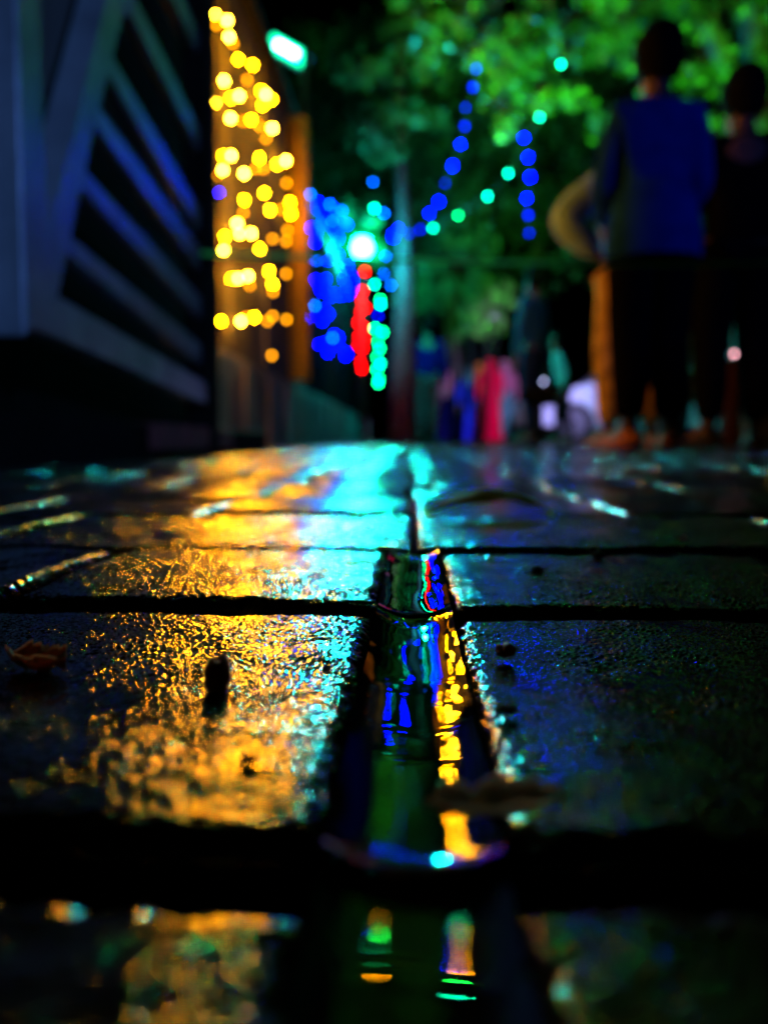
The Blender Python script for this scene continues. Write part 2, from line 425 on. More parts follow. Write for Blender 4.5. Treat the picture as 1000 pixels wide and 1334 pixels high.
o = thing('boundary_wall', 'taller grey boundary wall under the blue light curtain', 'wall', (XF-0.15, 11.3, 0))
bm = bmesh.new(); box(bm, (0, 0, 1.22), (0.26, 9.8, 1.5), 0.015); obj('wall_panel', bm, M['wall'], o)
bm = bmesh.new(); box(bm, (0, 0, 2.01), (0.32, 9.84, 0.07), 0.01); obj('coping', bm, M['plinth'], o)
# amber pipe at the end of the facade
p = atx(392, 500, XF+0.06)
o = thing('amber_pipe', 'amber painted upright pipe at the far corner of the lit facade', 'pipe', (XF+0.06, p.y-0.03, 0))
bm = bmesh.new(); tube(bm, [(0, 0, 0.47), (0, 0, 2.26)], 0.075, 16); obj('pipe', bm, M['orange'], o, True)
for z in (0.9, 1.8):
    bm = bmesh.new(); box(bm, (-0.02, 0, z), (0.12, 0.10, 0.03), 0.004); obj('bracket', bm, M['black'], o)
# lamp post 1 with a slanted bar flood lamp
pf = aty(370, 54, 6.6)
o = thing('flood_lamp_post', 'slim post behind the facade carrying a slanted glowing green bar lamp', 'lamp post', (pf.x+0.10, 6.75, 0))
bm = bmesh.new(); tube(bm, [(0.05, 0, 0), (0.05, 0, pf.z+0.02)], [0.04, 0.032], 12); obj('pole', bm, M['pole'], o, True)
Rf = Matrix.Rotation(R(29), 3, 'Y')
bm = bmesh.new(); box(bm, (pf.x-o.location.x, 0.03, pf.z), (0.40, 0.05, 0.15), 0.02, Rf); obj('housing', bm, M['lamp_shell'], o)
bm = bmesh.new(); box(bm, (pf.x-o.location.x, -0.012, pf.z), (0.33, 0.03, 0.125), 0.014, Rf); lg = obj('halo_plate', bm, M['bar_halo'], o)  # glowing plate stands in for the green halo round the tube
bm = bmesh.new(); box(bm, (pf.x-o.location.x, -0.030, pf.z), (0.20, 0.02, 0.055), 0.008, Rf); obj('light_tube', bm, M['flood'], lg)
# lamp post 2 : round street lamp
pl = aty(471, 320, 8.6)
o = thing('street_lamp', 'round green street lamp glowing white above the red lights', 'street lamp', (pl.x, 8.7, 0))
bm = bmesh.new(); tube(bm, [(0, 0, 0), (0, 0, pl.z-0.1)], [0.05, 0.035], 12); obj('pole', bm, M['pole'], o, True)
bm = bmesh.new(); lathe(bm, [(0.03, -0.20), (0.06, -0.17), (0.07, -0.12), (0.07, -0.085)], 20, (0, 0, pl.z)); obj('collar', bm, M['black'], o)
bm = bmesh.new(); bmesh.ops.create_uvsphere(bm, u_segments=20, v_segments=14, radius=0.092)
for v in bm.verts: v.co += Vector((0, 0, pl.z))
obj('globe', bm, M['lamp'], o, True)
bm = bmesh.new(); bmesh.ops.create_uvsphere(bm, u_segments=28, v_segments=18, radius=0.235)
for v in bm.verts: v.co += Vector((0, 0, pl.z))
M['lamp_halo'] = bpy.data.materials.new('green_halo_shell'); M['lamp_halo'].use_nodes = True
nt = M['lamp_halo'].node_tree; nt.nodes.clear(); out_ = nt.nodes.new('ShaderNodeOutputMaterial'); mx = nt.nodes.new('ShaderNodeMixShader')
ta = nt.nodes.new('ShaderNodeBsdfTransparent'); tb_ = nt.nodes.new('ShaderNodeBsdfTranslucent'); tb_.inputs['Color'].default_value = (0.0, 1.0, 0.22, 1)
mx.inputs[0].default_value = 0.0022; nt.links.new(ta.outputs[0], mx.inputs[1]); nt.links.new(tb_.outputs[0], mx.inputs[2]); nt.links.new(mx.outputs[0], out_.inputs['Surface'])
obj('halo_shell', bm, M['lamp_halo'], o, True)  # shell added round the globe to imitate the lamp's green halo
bm = bmesh.new(); lathe(bm, [(0.085, 0.085), (0.08, 0.10), (0.05, 0.13), (0.015, 0.14)], 20, (0, 0, pl.z)); obj('cap', bm, M['lamp_shell'], o)
# ------------------------------------------------------------------ blue curtain and strings
bc = thing('light_curtain', 'dense curtain of blue fairy lights on the boundary wall past the facade', 'fairy lights', (XF+0.05, 7.5, 0))
rb = random.Random(3)
blues = []
for k in range(58):
    px = 399 + 61*rb.random()**1.15
    lo = 250 + (px-399)*0.45; hi = 468 - (460-px)*0.25
    py = lo + (hi-lo)*rb.random()
    blues.append((px, py))
blue_spec = [(429,266),(445,274),(432,288),(413,338),(410,398),(433,440),(404,253)]
for i, (px, py) in enumerate(blues):
    p = atx(px, py, XF+0.05); bulb(bc, p, 'blue_soft', min(0.0021*p.y, 0.020))
for px, py in blue_spec:
    p = atx(px, py, XF+0.07); bulb(bc, p, 'blue2', 0.0018*p.y)
for px in (402, 412, 422, 432, 442, 452):
    a = atx(px, 245+0.6*(px-400), XF+0.045); c = atx(px, 462, XF+0.045)
    cable(bc, [(a.x, a.y, a.z), ((a+c)/2), c], 0.004)
def string(label, pts, kinds, Y, r=0.0021, n_cable=None, group=None, extend=None):
    P = [aty(x, y, (Y if not isinstance(Y, (list, tuple)) else Y[i])) for i, (x, y) in enumerate(pts)]
    t = thing('light_string', label, 'fairy lights', P[-1], 0, group)
    vr = random.Random(int(pts[0][0]*7+pts[-1][1]))
    for i, p in enumerate(P):
        kd = kinds[i] if isinstance(kinds, list) else kinds
        if kd == 'blue' and vr.random() < .35: kd = 'blue_dim'
        q = p + Vector((vr.uniform(-.012, .012), 0, vr.uniform(-.02, .02)))
        bulb(t, q, kd, r*p.y*vr.uniform(.72, 1.12))
    C = ([Vector(extend)] if extend else []) + P
    cable(t, C, 0.004)
    return t
g1 = [(616,62),(619,90),(617,112),(607,141),(605,165),(598,190),(588,215),(581,240),(572,260),(560,278),(547,296),(533,305),(518,300),(511,307)]
string('blue garland swooping down from the tree canopy to the round street lamp', g1, ['blue2']+['blue']*13, [7.0-0.0+i*0.10 for i in range(14)], 0.0022, extend=tuple(aty(612, -160, 6.8)))
string('short vertical blue string hanging under the canopy left of the blue shirted man',
       [(683,178),(689,206),(690,228),(687,256),(688,283),(690,306)], ['blue']*6, 6.6, 0.0024, extend=tuple(aty(681, 60, 6.6)))
string('loose string of aqua bulbs running down from the canopy to the lamp',
       [(486,6-40),(731,80),(702,153),(662,228),(635,257),(598,278),(565,295)][1:], ['cyan','cyan','cyan','cyan','green','cyan'], [6.4,6.7,7.1,7.4,7.8,8.1], 0.0019, extend=tuple(aty(744, -60, 6.2)))
string('pale blue bulbs strung between the street lamp and the trunk',
       [(486,235),(487,272),(499,277),(512,305),(503,332),(501,355),(509,372)], ['blue2','cyan','blue2','blue','blue2','blue2','blue2'], 8.3, 0.0019)
string('red string wound down the street lamp pole',
       [(474,352),(474,377),(471,388),(476,400),(470,407),(466,420),(474,426),(468,436),(475,441),(466,450),(472,456),(469,470),(471,480)], 'red', 8.45, 0.0030)
string('green string hanging right beside the red lights',
       [(487,372),(494,388),(496,396),(492,412),(489,430),(498,432),(493,446),(494,455),(491,464),(495,472),(490,481),(493,492),(492,499)], ['cyan','green','cyan','blue','green','green','green','green','green','cyan','green','green','green'], 8.3, 0.0025)
M['cyan_far'] = emit('strong_aqua_bulb', (0.0, 1.0, 0.40), 350); M['green_far'] = emit('strong_green_bulb', (0.01, 1.0, 0.06), 900); M['yellow_far'] = emit('strong_yellow_bulb', (1.0, 0.36, 0.0), 900)
string('added aqua, green and amber garland out of view above the facade',  # added unseen bulbs, there for their reflections in the near paving
       [(60,-190),(105,-150),(150,-215),(185,-150),(215,-190),(240,-230),(262,-165),(285,-210),(305,-150),(318,-185),(338,-235),(352,-170)],
       ['yellow_far','yellow_far','green_far','cyan_far','yellow_far','green_far','yellow_far','cyan_far','yellow_far','green_far','cyan_far','blue'], 4.6, 0.0030)
string('added green and amber garland out of view above the path',  # another added unseen string, giving reflections at the right of the joint
       [(640,-130),(655,-160),(668,-185),(676,-215),(684,-245),(690,-275),(720,-200),(745,-160)],
       ['warm2','green','green_far','green','green','warm2','cyan','blue'], 5.0, 0.0030)
string('four stray blue bulbs at the edge of the gate', [(256,238),(283,244),(283,272),(257,281)], 'blue_soft', 3.15, 0.0021)
t = thing('wall_lamp', 'small dim white lamp low on the facade edge', 'lamp', aty(264, 378, 3.12))
bulb(t, aty(264, 378, 3.12), 'white', 0.0065)
bm = bmesh.new(); box(bm, (-0.012, 0.02, 0), (0.03, 0.03, 0.03), 0.004); obj('bracket', bm, M['black'], t)
t = thing('wall_lamp', 'tiny blue lamp at knee height near the navy shirted man', 'lamp', aty(527, 491, 9.6))
bulb(t, aty(527, 491, 9.6), 'blue2', 0.018)
bm = bmesh.new(); tube(bm, [(0, 0, -aty(527, 491, 9.6).z), (0, 0, -0.02)], 0.012, 8); obj('post', bm, M['black'], t)

# ------------------------------------------------------------------ louvred gate on the left
XG = -0.55
def gp(px, py): p = atx(px, py, XG); return (p.y, p.z)
gate = thing('louvred_gate', 'blue grey steel gate with slanting slats and a leaning frame at the left', 'gate', (0, 0, 0))
def bar(name, quad, th, m, off=0.0):
    bm = bmesh.new(); prism(bm, [gp(*q) for q in quad], XG-th/2+off, XG+th/2+off)
    bmesh.ops.bevel(bm, geom=list(bm.edges), offset=0.004, segments=2, affect='EDGES')
    return obj(name, bm, m, gate)
bar('frame', [(137,-60),(166,-60),(147,0),(103,168),(54,392),(14,408),(44,294),(120,0)], 0.05, M['steel'])
bar('frame', [(14,410),(52,384),(268,505),(268,532),(120,468),(18,428)], 0.05, M['steel'], 0.002)
for x0, y0, x1, y1, th_ in ((196,-60,256,66,34), (160,0,256,190,36), (122,66,256,292,36), (106,138,256,340,36), (86,222,256,402,34), (68,312,256,462,32)):
    bar('slat', [(x0, y0-th_/2), (x0, y0+th_/2), (x1, y1+th_/2-2), (x1, y1-th_/2+2)], 0.03, M['steel'])
bar('end_post', [(248,-80),(262,-80),(270,590),(256,590)], 0.06, M['black'], 0.004)
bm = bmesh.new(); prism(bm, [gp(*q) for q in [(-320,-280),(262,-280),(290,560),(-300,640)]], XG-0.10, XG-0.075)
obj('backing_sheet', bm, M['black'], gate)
bm = bmesh.new(); prism(bm, [gp(*q) for q in [(-60,-60),(132,-60),(40,300),(10,400),(-60,450)]], XG-0.045, XG-0.03)
obj('side_sheet', bm, M['panel'], gate)
bar('stile', [(-8,-60),(24,-60),(40,410),(6,440)], 0.05, M['steel'], 0.004)
# brick kerb under the gate
o = thing('brick_kerb', 'dark low kerb of red bricks under the louvred gate', 'kerb', (-0.56, 0.2, 0))
bm = bmesh.new(); box(bm, (-0.06, 1.0, 0.025), (0.16, 3.2, 0.09), 0.006); obj('kerb_base', bm, M['black'], o)
yy = 1.45
for k in range(3):
    bm = bmesh.new(); box(bm, (0.0, yy, 0.045), (0.085, 0.20, 0.055), 0.005); obj('brick', bm, M['brick'], o); yy += 0.215

# ------------------------------------------------------------------ rope
a = aty(262, 330, 1.9); c = aty(1150, 338, 2.9)
o = thing('barrier_rope', 'thin green cord stretched across the path in front of the men', 'rope', c)
bm = bmesh.new(); pts = []
for k in range(25):
    t = k/24; p = a.lerp(c, t); p.z -= 0.02*math.sin(math.pi*t); pts.append(p - c)
tube(bm, pts, 0.006, 6); obj('cord', bm, M['rope'], o)
bm = bmesh.new(); tube(bm, [(0, 0, -c.z), (0, 0, 0.12)], 0.02, 10); obj('post', bm, M['black'], o)

# ------------------------------------------------------------------ trees
def leaf_cloud(blobs, n, size, seed, squash=0.6):
    rr = random.Random(seed); V = []; F = []
    # clumps
    clumps = []
    tot = sum(b[3]*b[4]*b[5] for b in blobs)
    for (x, y, z, rx, ry, rz) in blobs:
        for _ in range(max(6, int(70*rx*ry*rz/tot*len(blobs)**0.5))):
            while True:
                d = Vector((rr.uniform(-1, 1), rr.uniform(-1, 1), rr.uniform(-1, 1)))
                if d.length < 1: break
            clumps.append((x+d.x*rx, y+d.y*ry, z+d.z*rz, rr.uniform(.10, .26)*(rx+rz)/2))
    for _ in range(n):
        cx, cy, cz, cr = rr.choice(clumps)
        p = Vector((rr.gauss(0, 1)*cr*.6+cx, rr.gauss(0, 1)*cr*.6+cy, rr.gauss(0, 1)*cr*.45+cz))
        s = size*rr.uniform(.5, 1.3)
        e = Euler((rr.uniform(-1.2, 1.2), rr.uniform(-1.2, 1.2), rr.uniform(0, 6.28))).to_matrix()
        k = len(V)
        for q in ((-.5, 0, 0), (0, -.28, .06), (.5, 0, 0), (0, .28, .06)):
            V.append(p + e @ (Vector(q)*s))
        F.append((k, k+1, k+2, k+3))
    return V, F
def translucent(m, col, fac):
    nt = m.node_tree; b = nt.nodes['Principled BSDF']; out = nt.nodes['Material Output']
    t = nt.nodes.new('ShaderNodeBsdfTranslucent'); t.inputs['Color'].default_value = (*col, 1)
    mx = nt.nodes.new('ShaderNodeMixShader'); mx.inputs[0].default_value = fac
    nt.links.new(b.outputs[0], mx.inputs[1]); nt.links.new(t.outputs[0], mx.inputs[2]); nt.links.new(mx.outputs[0], out.inputs['Surface'])
def tree(label, base, trunk, tr, limbs, blobs, n, size, seed, m_leaf, m_bark, group=None, name='tree'):
    base = Vector(base)
    o = thing(name, label, 'tree', base, 0, group)
    bm = bmesh.new(); tube(bm, [Vector(p)-base for p in trunk], tr, 12)
    for L in limbs:
        tube(bm, [Vector(p)-base for p in L[0]], L[1], 8)
    obj('trunk', bm, m_bark, o, True)
    V, F = leaf_cloud(blobs, n, size, seed)
    raw('crown', [Vector(v)-base for v in V], F, m_leaf, o)
    return o
# big lit tree over the men
c1 = aty(780, 30, 6.6); tb = aty(978, 560, 7.6)
tree('large green lit tree spreading over the men at the top right', (tb.x, 7.6, 0),
     [(tb.x, 7.6, -0.05), (tb.x+.02, 7.6, 1.4), (tb.x-.05, 7.5, 3.0), (tb.x-.3, 7.3, 4.6), (tb.x-.6, 7.1, 6.0)], [.26, .20, .17, .13, .07],
     [([(tb.x-.05, 7.5, 2.9), (tb.x-.7, 7.2, 3.7), (c1.x+.2, 6.8, 4.4), (c1.x-1, 6.6, 4.9)], [.12, .09, .06, .03]),
      ([(tb.x-.2, 7.4, 3.9), (tb.x-.9, 7.0, 4.6), (c1.x-.2, 6.7, 5.6)], [.10, .07, .03])],
     [(*aty(650, 60, 6.6), .62, .55, .50), (*aty(690, 135, 6.5), .36, .4, .36), (*aty(800, 110, 6.8), .50, .5, .62),
      (*aty(900, 60, 6.8), .75, .6, .60), (*aty(760, -20, 6.6), 1.3, .8, .55), (*aty(540, -5, 7.0), .62, .5, .42), (*aty(930, 170, 7.2), .35, .4, .35),
      (*aty(700, -220, 6.8), 1.9, 1.2, .8)],
     16000, .085, 11, M['leaf'], M['bark'])
# pale trunk beside the lamp
p0 = aty(524, 568, 9.3)
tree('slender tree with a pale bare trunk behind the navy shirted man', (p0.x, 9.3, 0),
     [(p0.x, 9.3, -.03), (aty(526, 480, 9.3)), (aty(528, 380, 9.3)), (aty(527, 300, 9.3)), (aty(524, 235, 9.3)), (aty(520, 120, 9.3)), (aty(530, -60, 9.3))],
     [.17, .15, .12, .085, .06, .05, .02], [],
     [(*aty(470, -170, 9.6), 1.3, .9, .9), (*aty(560, -240, 9.6), 1.1, .9, .9), (*aty(520, 80, 9.0), .7, .4, 1.0), (*aty(462, 300, 9.5), .42, .25, .42)], 9000, .10, 12, M['leaf_far'], M['bark_pale'])  # last leaf clump is added behind the lamp to catch a glow
# trees behind
far = [('broad dark tree filling the gap above the round lamp', 440, 17.0, 6.5, 21, (1.9, 1.5, 2.9), 200),
       ('tall dark tree behind the aqua bulbs', 585, 15.0, 6.0, 22, (1.5, 1.3, 2.5), 230),
       ('dense tree behind the short blue string', 700, 16.0, 6.0, 23, (1.9, 1.4, 2.7), 190),
       ('wide tree behind the two men at the right', 880, 17.0, 6.0, 24, (2.3, 1.5, 2.8), 210),
       ('dark tree beyond the right edge of the path', 1050, 14.0, 6.0, 25, (1.7, 1.4, 2.6), 180)]
for lab, px, Y, hgt, sd, rad, py in far:
    b0 = aty(px, 560, Y); c = aty(px, py, Y)
    tree(lab, (b0.x, Y, 0), [(b0.x, Y, -.02), (b0.x+.05, Y, 1.5), (b0.x-.05, Y, 3.2), (c.x, Y, c.z)], [.2, .16, .12, .05], [],
         [(c.x, Y, c.z, *rad), (c.x-.8, Y-.3, c.z-1.2, rad[0]*.6, rad[1]*.7, rad[2]*.45), (c.x+.8, Y-.2, c.z+1.2, rad[0]*.6, rad[1]*.7, rad[2]*.5)],
         5500, .20, sd, M['leaf_far'], M['bark'], 'trees at the end of the path')
def shrub(label, px, py, Y, rad, sd, n=2600):
    c = aty(px, py, Y); base = Vector((c.x, Y, 0))
    o = thing('shrub', label, 'shrub', base, 0, 'shrubs beside the path')
    bm = bmesh.new()
    for k in range(5):
        a = k*1.256
        tube(bm, [(0.04*math.cos(a), 0.04*math.sin(a), 0), (rad[0]*.4*math.cos(a), rad[1]*.4*math.sin(a), c.z*.7), (rad[0]*.6*math.cos(a), rad[1]*.6*math.sin(a), c.z+.1)], [.03, .02, .01], 6)
    obj('stem', bm, M['black'], o, True)
    V, F = leaf_cloud([(0, 0, c.z, *rad)], n, .10, sd); raw('foliage', V, F, M['leaf'], o)
shrub('bright green shrub between the pale trunk and the teal clad person', 550, 372, 11.2, (.42, .4, .40), 31)
shrub('green shrub behind the woman in red', 628, 395, 11.6, (.50, .4, .50), 32)
shrub('low green shrub showing between the men\'s legs', 888, 480, 9.0, (.30, .3, .45), 33)
shrub('green shrub left of the teal clad person', 600, 320, 12.4, (.55, .4, .35), 34)

# ------------------------------------------------------------------ people
def skin(name, verts, edges, radii, m, parent, sub=2, root=0):
    me = bpy.data.meshes.new(name+'_cage'); me.from_pydata([tuple(v) for v in verts], edges, [])
    o = bpy.data.objects.new(name+'_cage', me); COL.objects.link(o)
    md = o.modifiers.new('s', 'SKIN'); md.use_smooth_shade = True
    sv = me.skin_vertices[0].data
    for i, r in enumerate(radii):
        sv[i].radius = (r, r) if not isinstance(r, tuple) else r
        sv[i].use_root = (i == root)
    s2 = o.modifiers.new('u', 'SUBSURF'); s2.levels = sub; s2.render_levels = sub
    dg = bpy.context.evaluated_depsgraph_get(); dg.update()
    ev = o.evaluated_get(dg); nm = bpy.data.meshes.new_from_object(ev)
    bpy.data.objects.remove(o)
    nm.name = name; nm.materials.clear(); nm.materials.append(m)
    for p in nm.polygons: p.use_smooth = True
    r = bpy.data.objects.new(name, nm); COL.objects.link(r); r.parent = parent
    return r
M['skin'] = mat('brown_skin', (0.11, 0.06, 0.038), 0.7, spec=0.2, var=0.1, vscale=30)
M['hair'] = mat('black_hair', (0.003, 0.003, 0.003), 0.9, spec=0.03, bump=0.003, bscale=120)
M['shoe'] = mat('brown_leather', (0.24, 0.07, 0.02), 0.8, spec=0.1, var=0.3, vscale=20)
M['shoe_black'] = mat('black_leather', (0.01, 0.008, 0.008), 0.8, spec=0.1)
def cloth(name, col, v=0.2): return mat(name, col, 0.95, spec=0.0, var=v, vscale=12, bump=0.004, bscale=35)
def limb_hand(V, E, Rd, wrist_i, el, wr, side):
    """five separate fingers rooted in the palm"""
    d = (wr-el).normalized(); s = Vector((0, 1, 0))
    if abs(d.dot(s)) > .9: s = Vector((1, 0, 0))
    s = (s - d*s.dot(d)).normalized(); palm = d.cross(s).normalized()
    pi = len(V); V.append(wr + d*.05); E.append((wrist_i, pi)); Rd.append((.034, .017))
    for k, (off, ln) in enumerate(((-.028, .070), (-.010, .080), (.010, .075), (.028, .060))):
        a = len(V); b0 = wr + d*.085 + s*off
        V.append(b0); V.append(b0 + d*ln*.5 + palm*.010*side); V.append(b0 + d*ln*.85 + palm*.032*side)
        E += [(pi, a), (a, a+1), (a+1, a+2)]; Rd += [.011, .009, .007]
    a = len(V); V.append(wr + d*.045 - s*.042 + palm*.008*side); V.append(wr + d*.080 - s*.055 + palm*.024*side)
    E += [(pi, a), (a, a+1)]; Rd += [.012, .009]
def person(label, x, y, height, face, top, bottom, hair=True, arms=None, stance=.11, lean=0.0, skirt=None, shoe='shoe_black', stride=0.0, scarf=None, legw=1.0, sleeve=None, tail=False, name='person', long_sleeve=True, build=1.0, extra_hair=False, group=None):
    """face: rotation about z, 0 = back turned to the camera (facing +Y)"""
    t = thing(name, label, 'person', (x, y, 0), face, group)
    k = height/1.72
    def P(a, b, c): return Vector((a*k, b*k, c*k))
    hipz = .92
    J = {}
    J['pelvis'] = P(0, 0, .95); J['waist'] = P(0, .01+lean*.3, 1.08); J['chest'] = P(0, .0+lean*.7, 1.28); J['neck'] = P(0, -.005+lean, 1.45)
    J['jaw'] = P(0, .02+lean*1.1, 1.54); J['skull'] = P(0, .005+lean*1.15, 1.63)
    V = []; E = []; Rd = []
    def add(p, r, par=None):
        V.append(p); Rd.append(r if not isinstance(r, (int, float)) else r*k)
        if par is not None: E.append((par, len(V)-1))
        return len(V)-1
    b = build
    pel = add(J['pelvis'], (.135*k*b, .10*k*b)); wa = add(J['waist'], (.125*k*b, .09*k*b), pel); ch = add(J['chest'], (.145*k*b, .10*k*b), wa)
    nk = add(J['neck'], .052, ch); jw = add(J['jaw'], (.062*k, .070*k), nk); sk = add(J['skull'], (.078*k, .092*k), jw)
    top_ = add(J['skull']+P(0, -.005, .07), .045, sk)
    no = add(J['jaw']+P(0, .085, .035), .012, jw)
    for s in (-1, 1): add(J['skull']+P(s*.082, 0, -.03), .014, sk)
    J['sh'] = {}; J['el'] = {}; J['wr'] = {}
    arms = arms or {}
    for s in (-1, 1):
        sh = P(s*.175*b, lean*.85, 1.385)
        el, wr = arms.get(s, (Vector((s*.235, .0, 1.10)), Vector((s*.245, .05, .86))))
        el = Vector(el)*k; wr = Vector(wr)*k
        J['sh'][s] = sh; J['el'][s] = el; J['wr'][s] = wr
        a = add(sh, .052, ch); m = add((sh+el)/2, .046, a); c = add(el, .038, m); d = add(el.lerp(wr, .5), .034, c); w = add(wr, (.028*k, .022*k), d)
        n0 = len(Rd); limb_hand(V, E, Rd, w, el, wr, -s)
    legs = {}
    for s in (-1, 1):
        st = stride*s
        hp = P(s*.085, 0, .88); kn = P(s*stance*.95, .02+st*.5, .48); an = P(s*stance, st-.02, .09); fo = P(s*(stance+.03), st+.12, .04)
        legs[s] = (hp, kn, an, fo)
        a = add(hp, .085, pel); m = add((hp+kn)/2, .072, a); c = add(kn, .055, m); d = add(kn.lerp(an, .45), .052, c); e = add(an, .036, d)
        f = add(fo, (.036*k, .026*k), e); add(fo+P(0, .06, -.01), (.026*k, .016*k), f)
    skin('body', V, E, Rd, M['skin'], t)
    if hair:
        bm = bmesh.new(); bmesh.ops.create_uvsphere(bm, u_segments=20, v_segments=14, radius=1)
        for v in bm.verts:
            q = v.co.copy(); nn = noise.noise(q*3.0)*.06
            q *= (1+nn)
            if q.y > .30 and q.z < .35: q.y = .30
            v.co = J['skull'] + Vector((q.x*.104*k, q.y*.118*k-.014*k, q.z*.128*k+.002*k))
        obj('hair', bm, M['hair'], t, True)
        if extra_hair:
            bm = bmesh.new(); tube(bm, [J['skull']+P(0, -.09, .0), J['neck']+P(0, -.075, 0), J['chest']+P(0, -.12, .02), J['waist']+P(0, -.11, .05)], [.06*k, .05*k, .04*k, .015*k], 8)
            obj('plait', bm, M['hair'], t, True)
    # shirt
    V = []; E = []; Rd = []
    pe = add(P(0, 0, .90-.07*(legw > 1.2)), (.168*k*b, .14*k*b) if legw <= 1.2 else (.232*k*b, .185*k*b)); a0 = add(J['waist'], (.158*k*b, .115*k*b), pe); a1 = add(J['chest'], (.175*k*b, .122*k*b), a0); a2 = add(J['neck']-P(0, 0, .045), (.085*k, .07*k), a1)
    for s in (-1, 1):
        sh = J['sh'][s]; el = J['el'][s]; wr = J['wr'][s]; aw = sleeve or 1+(legw-1)*.5
        a = add(sh, .070*aw, a1); m = add((sh+el)/2, .064*aw, a); c = add(el, .056*aw, m)
        if long_sleeve:
            d = add(el.lerp(wr, .5), .048*aw, c); add(el.lerp(wr, .93), .040, d)
    skin('shirt', V, E, Rd, top, t)
    if tail:
        bm = bmesh.new(); lathe(bm, [(.150*k, 1.10*k), (.178*k, 1.02*k), (.196*k, .92*k), (.202*k, .80*k), (.198*k, .795*k), (.17*k, .90*k)], 24, (0, 0, 0), .86); obj('shirt_tail', bm, top, t, True)
    if skirt is None:
        V = []; E = []; Rd = []
        pe = add(P(0, 0, .96), (.150*k*b, .112*k*b))
        for s in (-1, 1):
            hp, kn, an, fo = legs[s]
            a = add(hp, .100*legw, pe); m = add((hp+kn)/2, .090*legw, a); c = add(kn, .076*legw, m); d = add(kn.lerp(an, .5)+P(0, -.025, 0), .070*legw, c); add(an+P(0, 0, .03), .052*legw, d)
        skin('trousers', V, E, Rd, bottom, t)
        for s in (-1, 1):
            bm = bmesh.new(); hp, kn, an, fo = legs[s]
            prof = [(-.075, .030, .048), (-.05, .040, .075), (0, .042, .085), (.06, .046, .062), (.13, .050, .048), (.18, .040, .036), (.205, .015, .02)]
            ang = -s*.25; ca, sa = math.cos(ang), math.sin(ang); rings = []
            for (yy, w, hh) in prof:
                ring = []
                for q in range(10):
                    th = math.pi*q/9; lx = w*math.cos(th); lz = hh*math.sin(th)**.7 if 0 < q < 9 else 0
                    X = (lx*ca - yy*sa)*k; Yy = (lx*sa + yy*ca)*k
                    ring.append(bm.verts.new((an.x+X, an.y+Yy, lz*k+.004)))
                rings.append(ring)
            for i in range(len(rings)-1):
                for q in range(9): bm.faces.new((rings[i][q], rings[i][q+1], rings[i+1][q+1], rings[i+1][q]))
                bm.faces.new((rings[i][0], rings[i+1][0], rings[i+1][9], rings[i][9]))
            bm.faces.new(rings[0]); bm.faces.new(rings[-1][::-1])
            obj('shoe', bm, M[shoe], t, True)
    else:
        bm = bmesh.new(); rr = []
        n = 28; zs = [1.06, .98, .85, .6, .3, .06]; rs = [.14, .165, .19, .215, .245, .285]
        rings = []
        for z, r in zip(zs, rs):
            rings.append([bm.verts.new(P((r*(1+.07*(1.06-z)*math.sin(7*2*math.pi*q/n)))*math.cos(2*math.pi*q/n), .78*r*(1+.07*(1.06-z)*math.sin(7*2*math.pi*q/n))*math.sin(2*math.pi*q/n), z)) for q in range(n)])
        for i in range(len(rings)-1):
            for q in range(n): bm.faces.new((rings[i][q], rings[i][(q+1) % n], rings[i+1][(q+1) % n], rings[i+1][q]))
        obj('skirt', bm, skirt, t, True)
    if scarf:
        V = []; E = []; Rd = []
        a = add(J['skull']+P(0, -.02, .09), (.09*k, .10*k)); b_ = add(J['skull']+P(0, -.04, -.02), (.115*k, .115*k), a); c = add(J['neck']+P(0, -.03, 0), (.12*k, .10*k), b_); add(J['chest']+P(0, -.05, -.05), (.20*k, .14*k), c)
        skin('scarf', V, E, Rd, scarf, t)
    return t
C = dict(rust=cloth('rusty_post', (0.035, 0.010, 0.010)), blue=cloth('blue_shirt', (0.006, 0.035, 0.26)), blackc=cloth('black_cloth', (0.003, 0.003, 0.004)), grey=cloth('grey_pink_shirt', (0.17, 0.30, 0.50)),
         tan=cloth('tan_trousers', (0.34, 0.20, 0.05), .6), navy=cloth('navy_shirt', (0.006, 0.003, 0.06)), brown=cloth('brown_trousers', (0.14, 0.022, 0.025)),
         teal=cloth('teal_cloth', (0.02, 0.10, 0.13)), dteal=cloth('dark_denim', (0.012, 0.025, 0.055)), red=cloth('crimson_dress', (0.60, 0.002, 0.03)),
         magenta=cloth('magenta_dress', (0.40, 0.02, 0.30)), royal=cloth('royal_blue_dress', (0.02, 0.03, 0.55)), orange=cloth('orange_top', (0.65, 0.20, 0.03)),
         pink=cloth('pink_scarf', (0.35, 0.10, 0.16)), aqua=cloth('pale_aqua_cloth', (0.08, 0.20, 0.20)), dark=cloth('dark_trousers', (0.003, 0.003, 0.005)))
def foot(px, Y): return aty(px, 575, Y).x
def yfor(px, py, h):
    a = aty(px, py, 1.0).z - H
    return (h - H)/a
person('tall man in a blue shirt and black trousers with his back turned', foot(842, yfor(852, 30, 1.73*1.02)), yfor(856, 30, 1.73*1.02), 1.73, 0.05, C['blue'], C['dark'], shoe='shoe', build=.88, stance=.085, legw=1.22,
       arms={1: ((.205, .03, 1.10), (.14, .22, 1.02)), -1: ((-.195, .05, 1.10), (-.13, .24, 1.0))}, tail=True)
person('man all in black at the right edge of the photo', foot(950, yfor(972, 85, 1.72*1.02)), yfor(972, 85, 1.72*1.02), 1.72, 0.0, C['blackc'], C['blackc'], shoe='shoe_black', build=.98, legw=1.15,
       arms={1: ((.25, .05, 1.10), (.16, .22, 1.02)), -1: ((-.25, .04, 1.10), (-.16, .24, 1.0))})
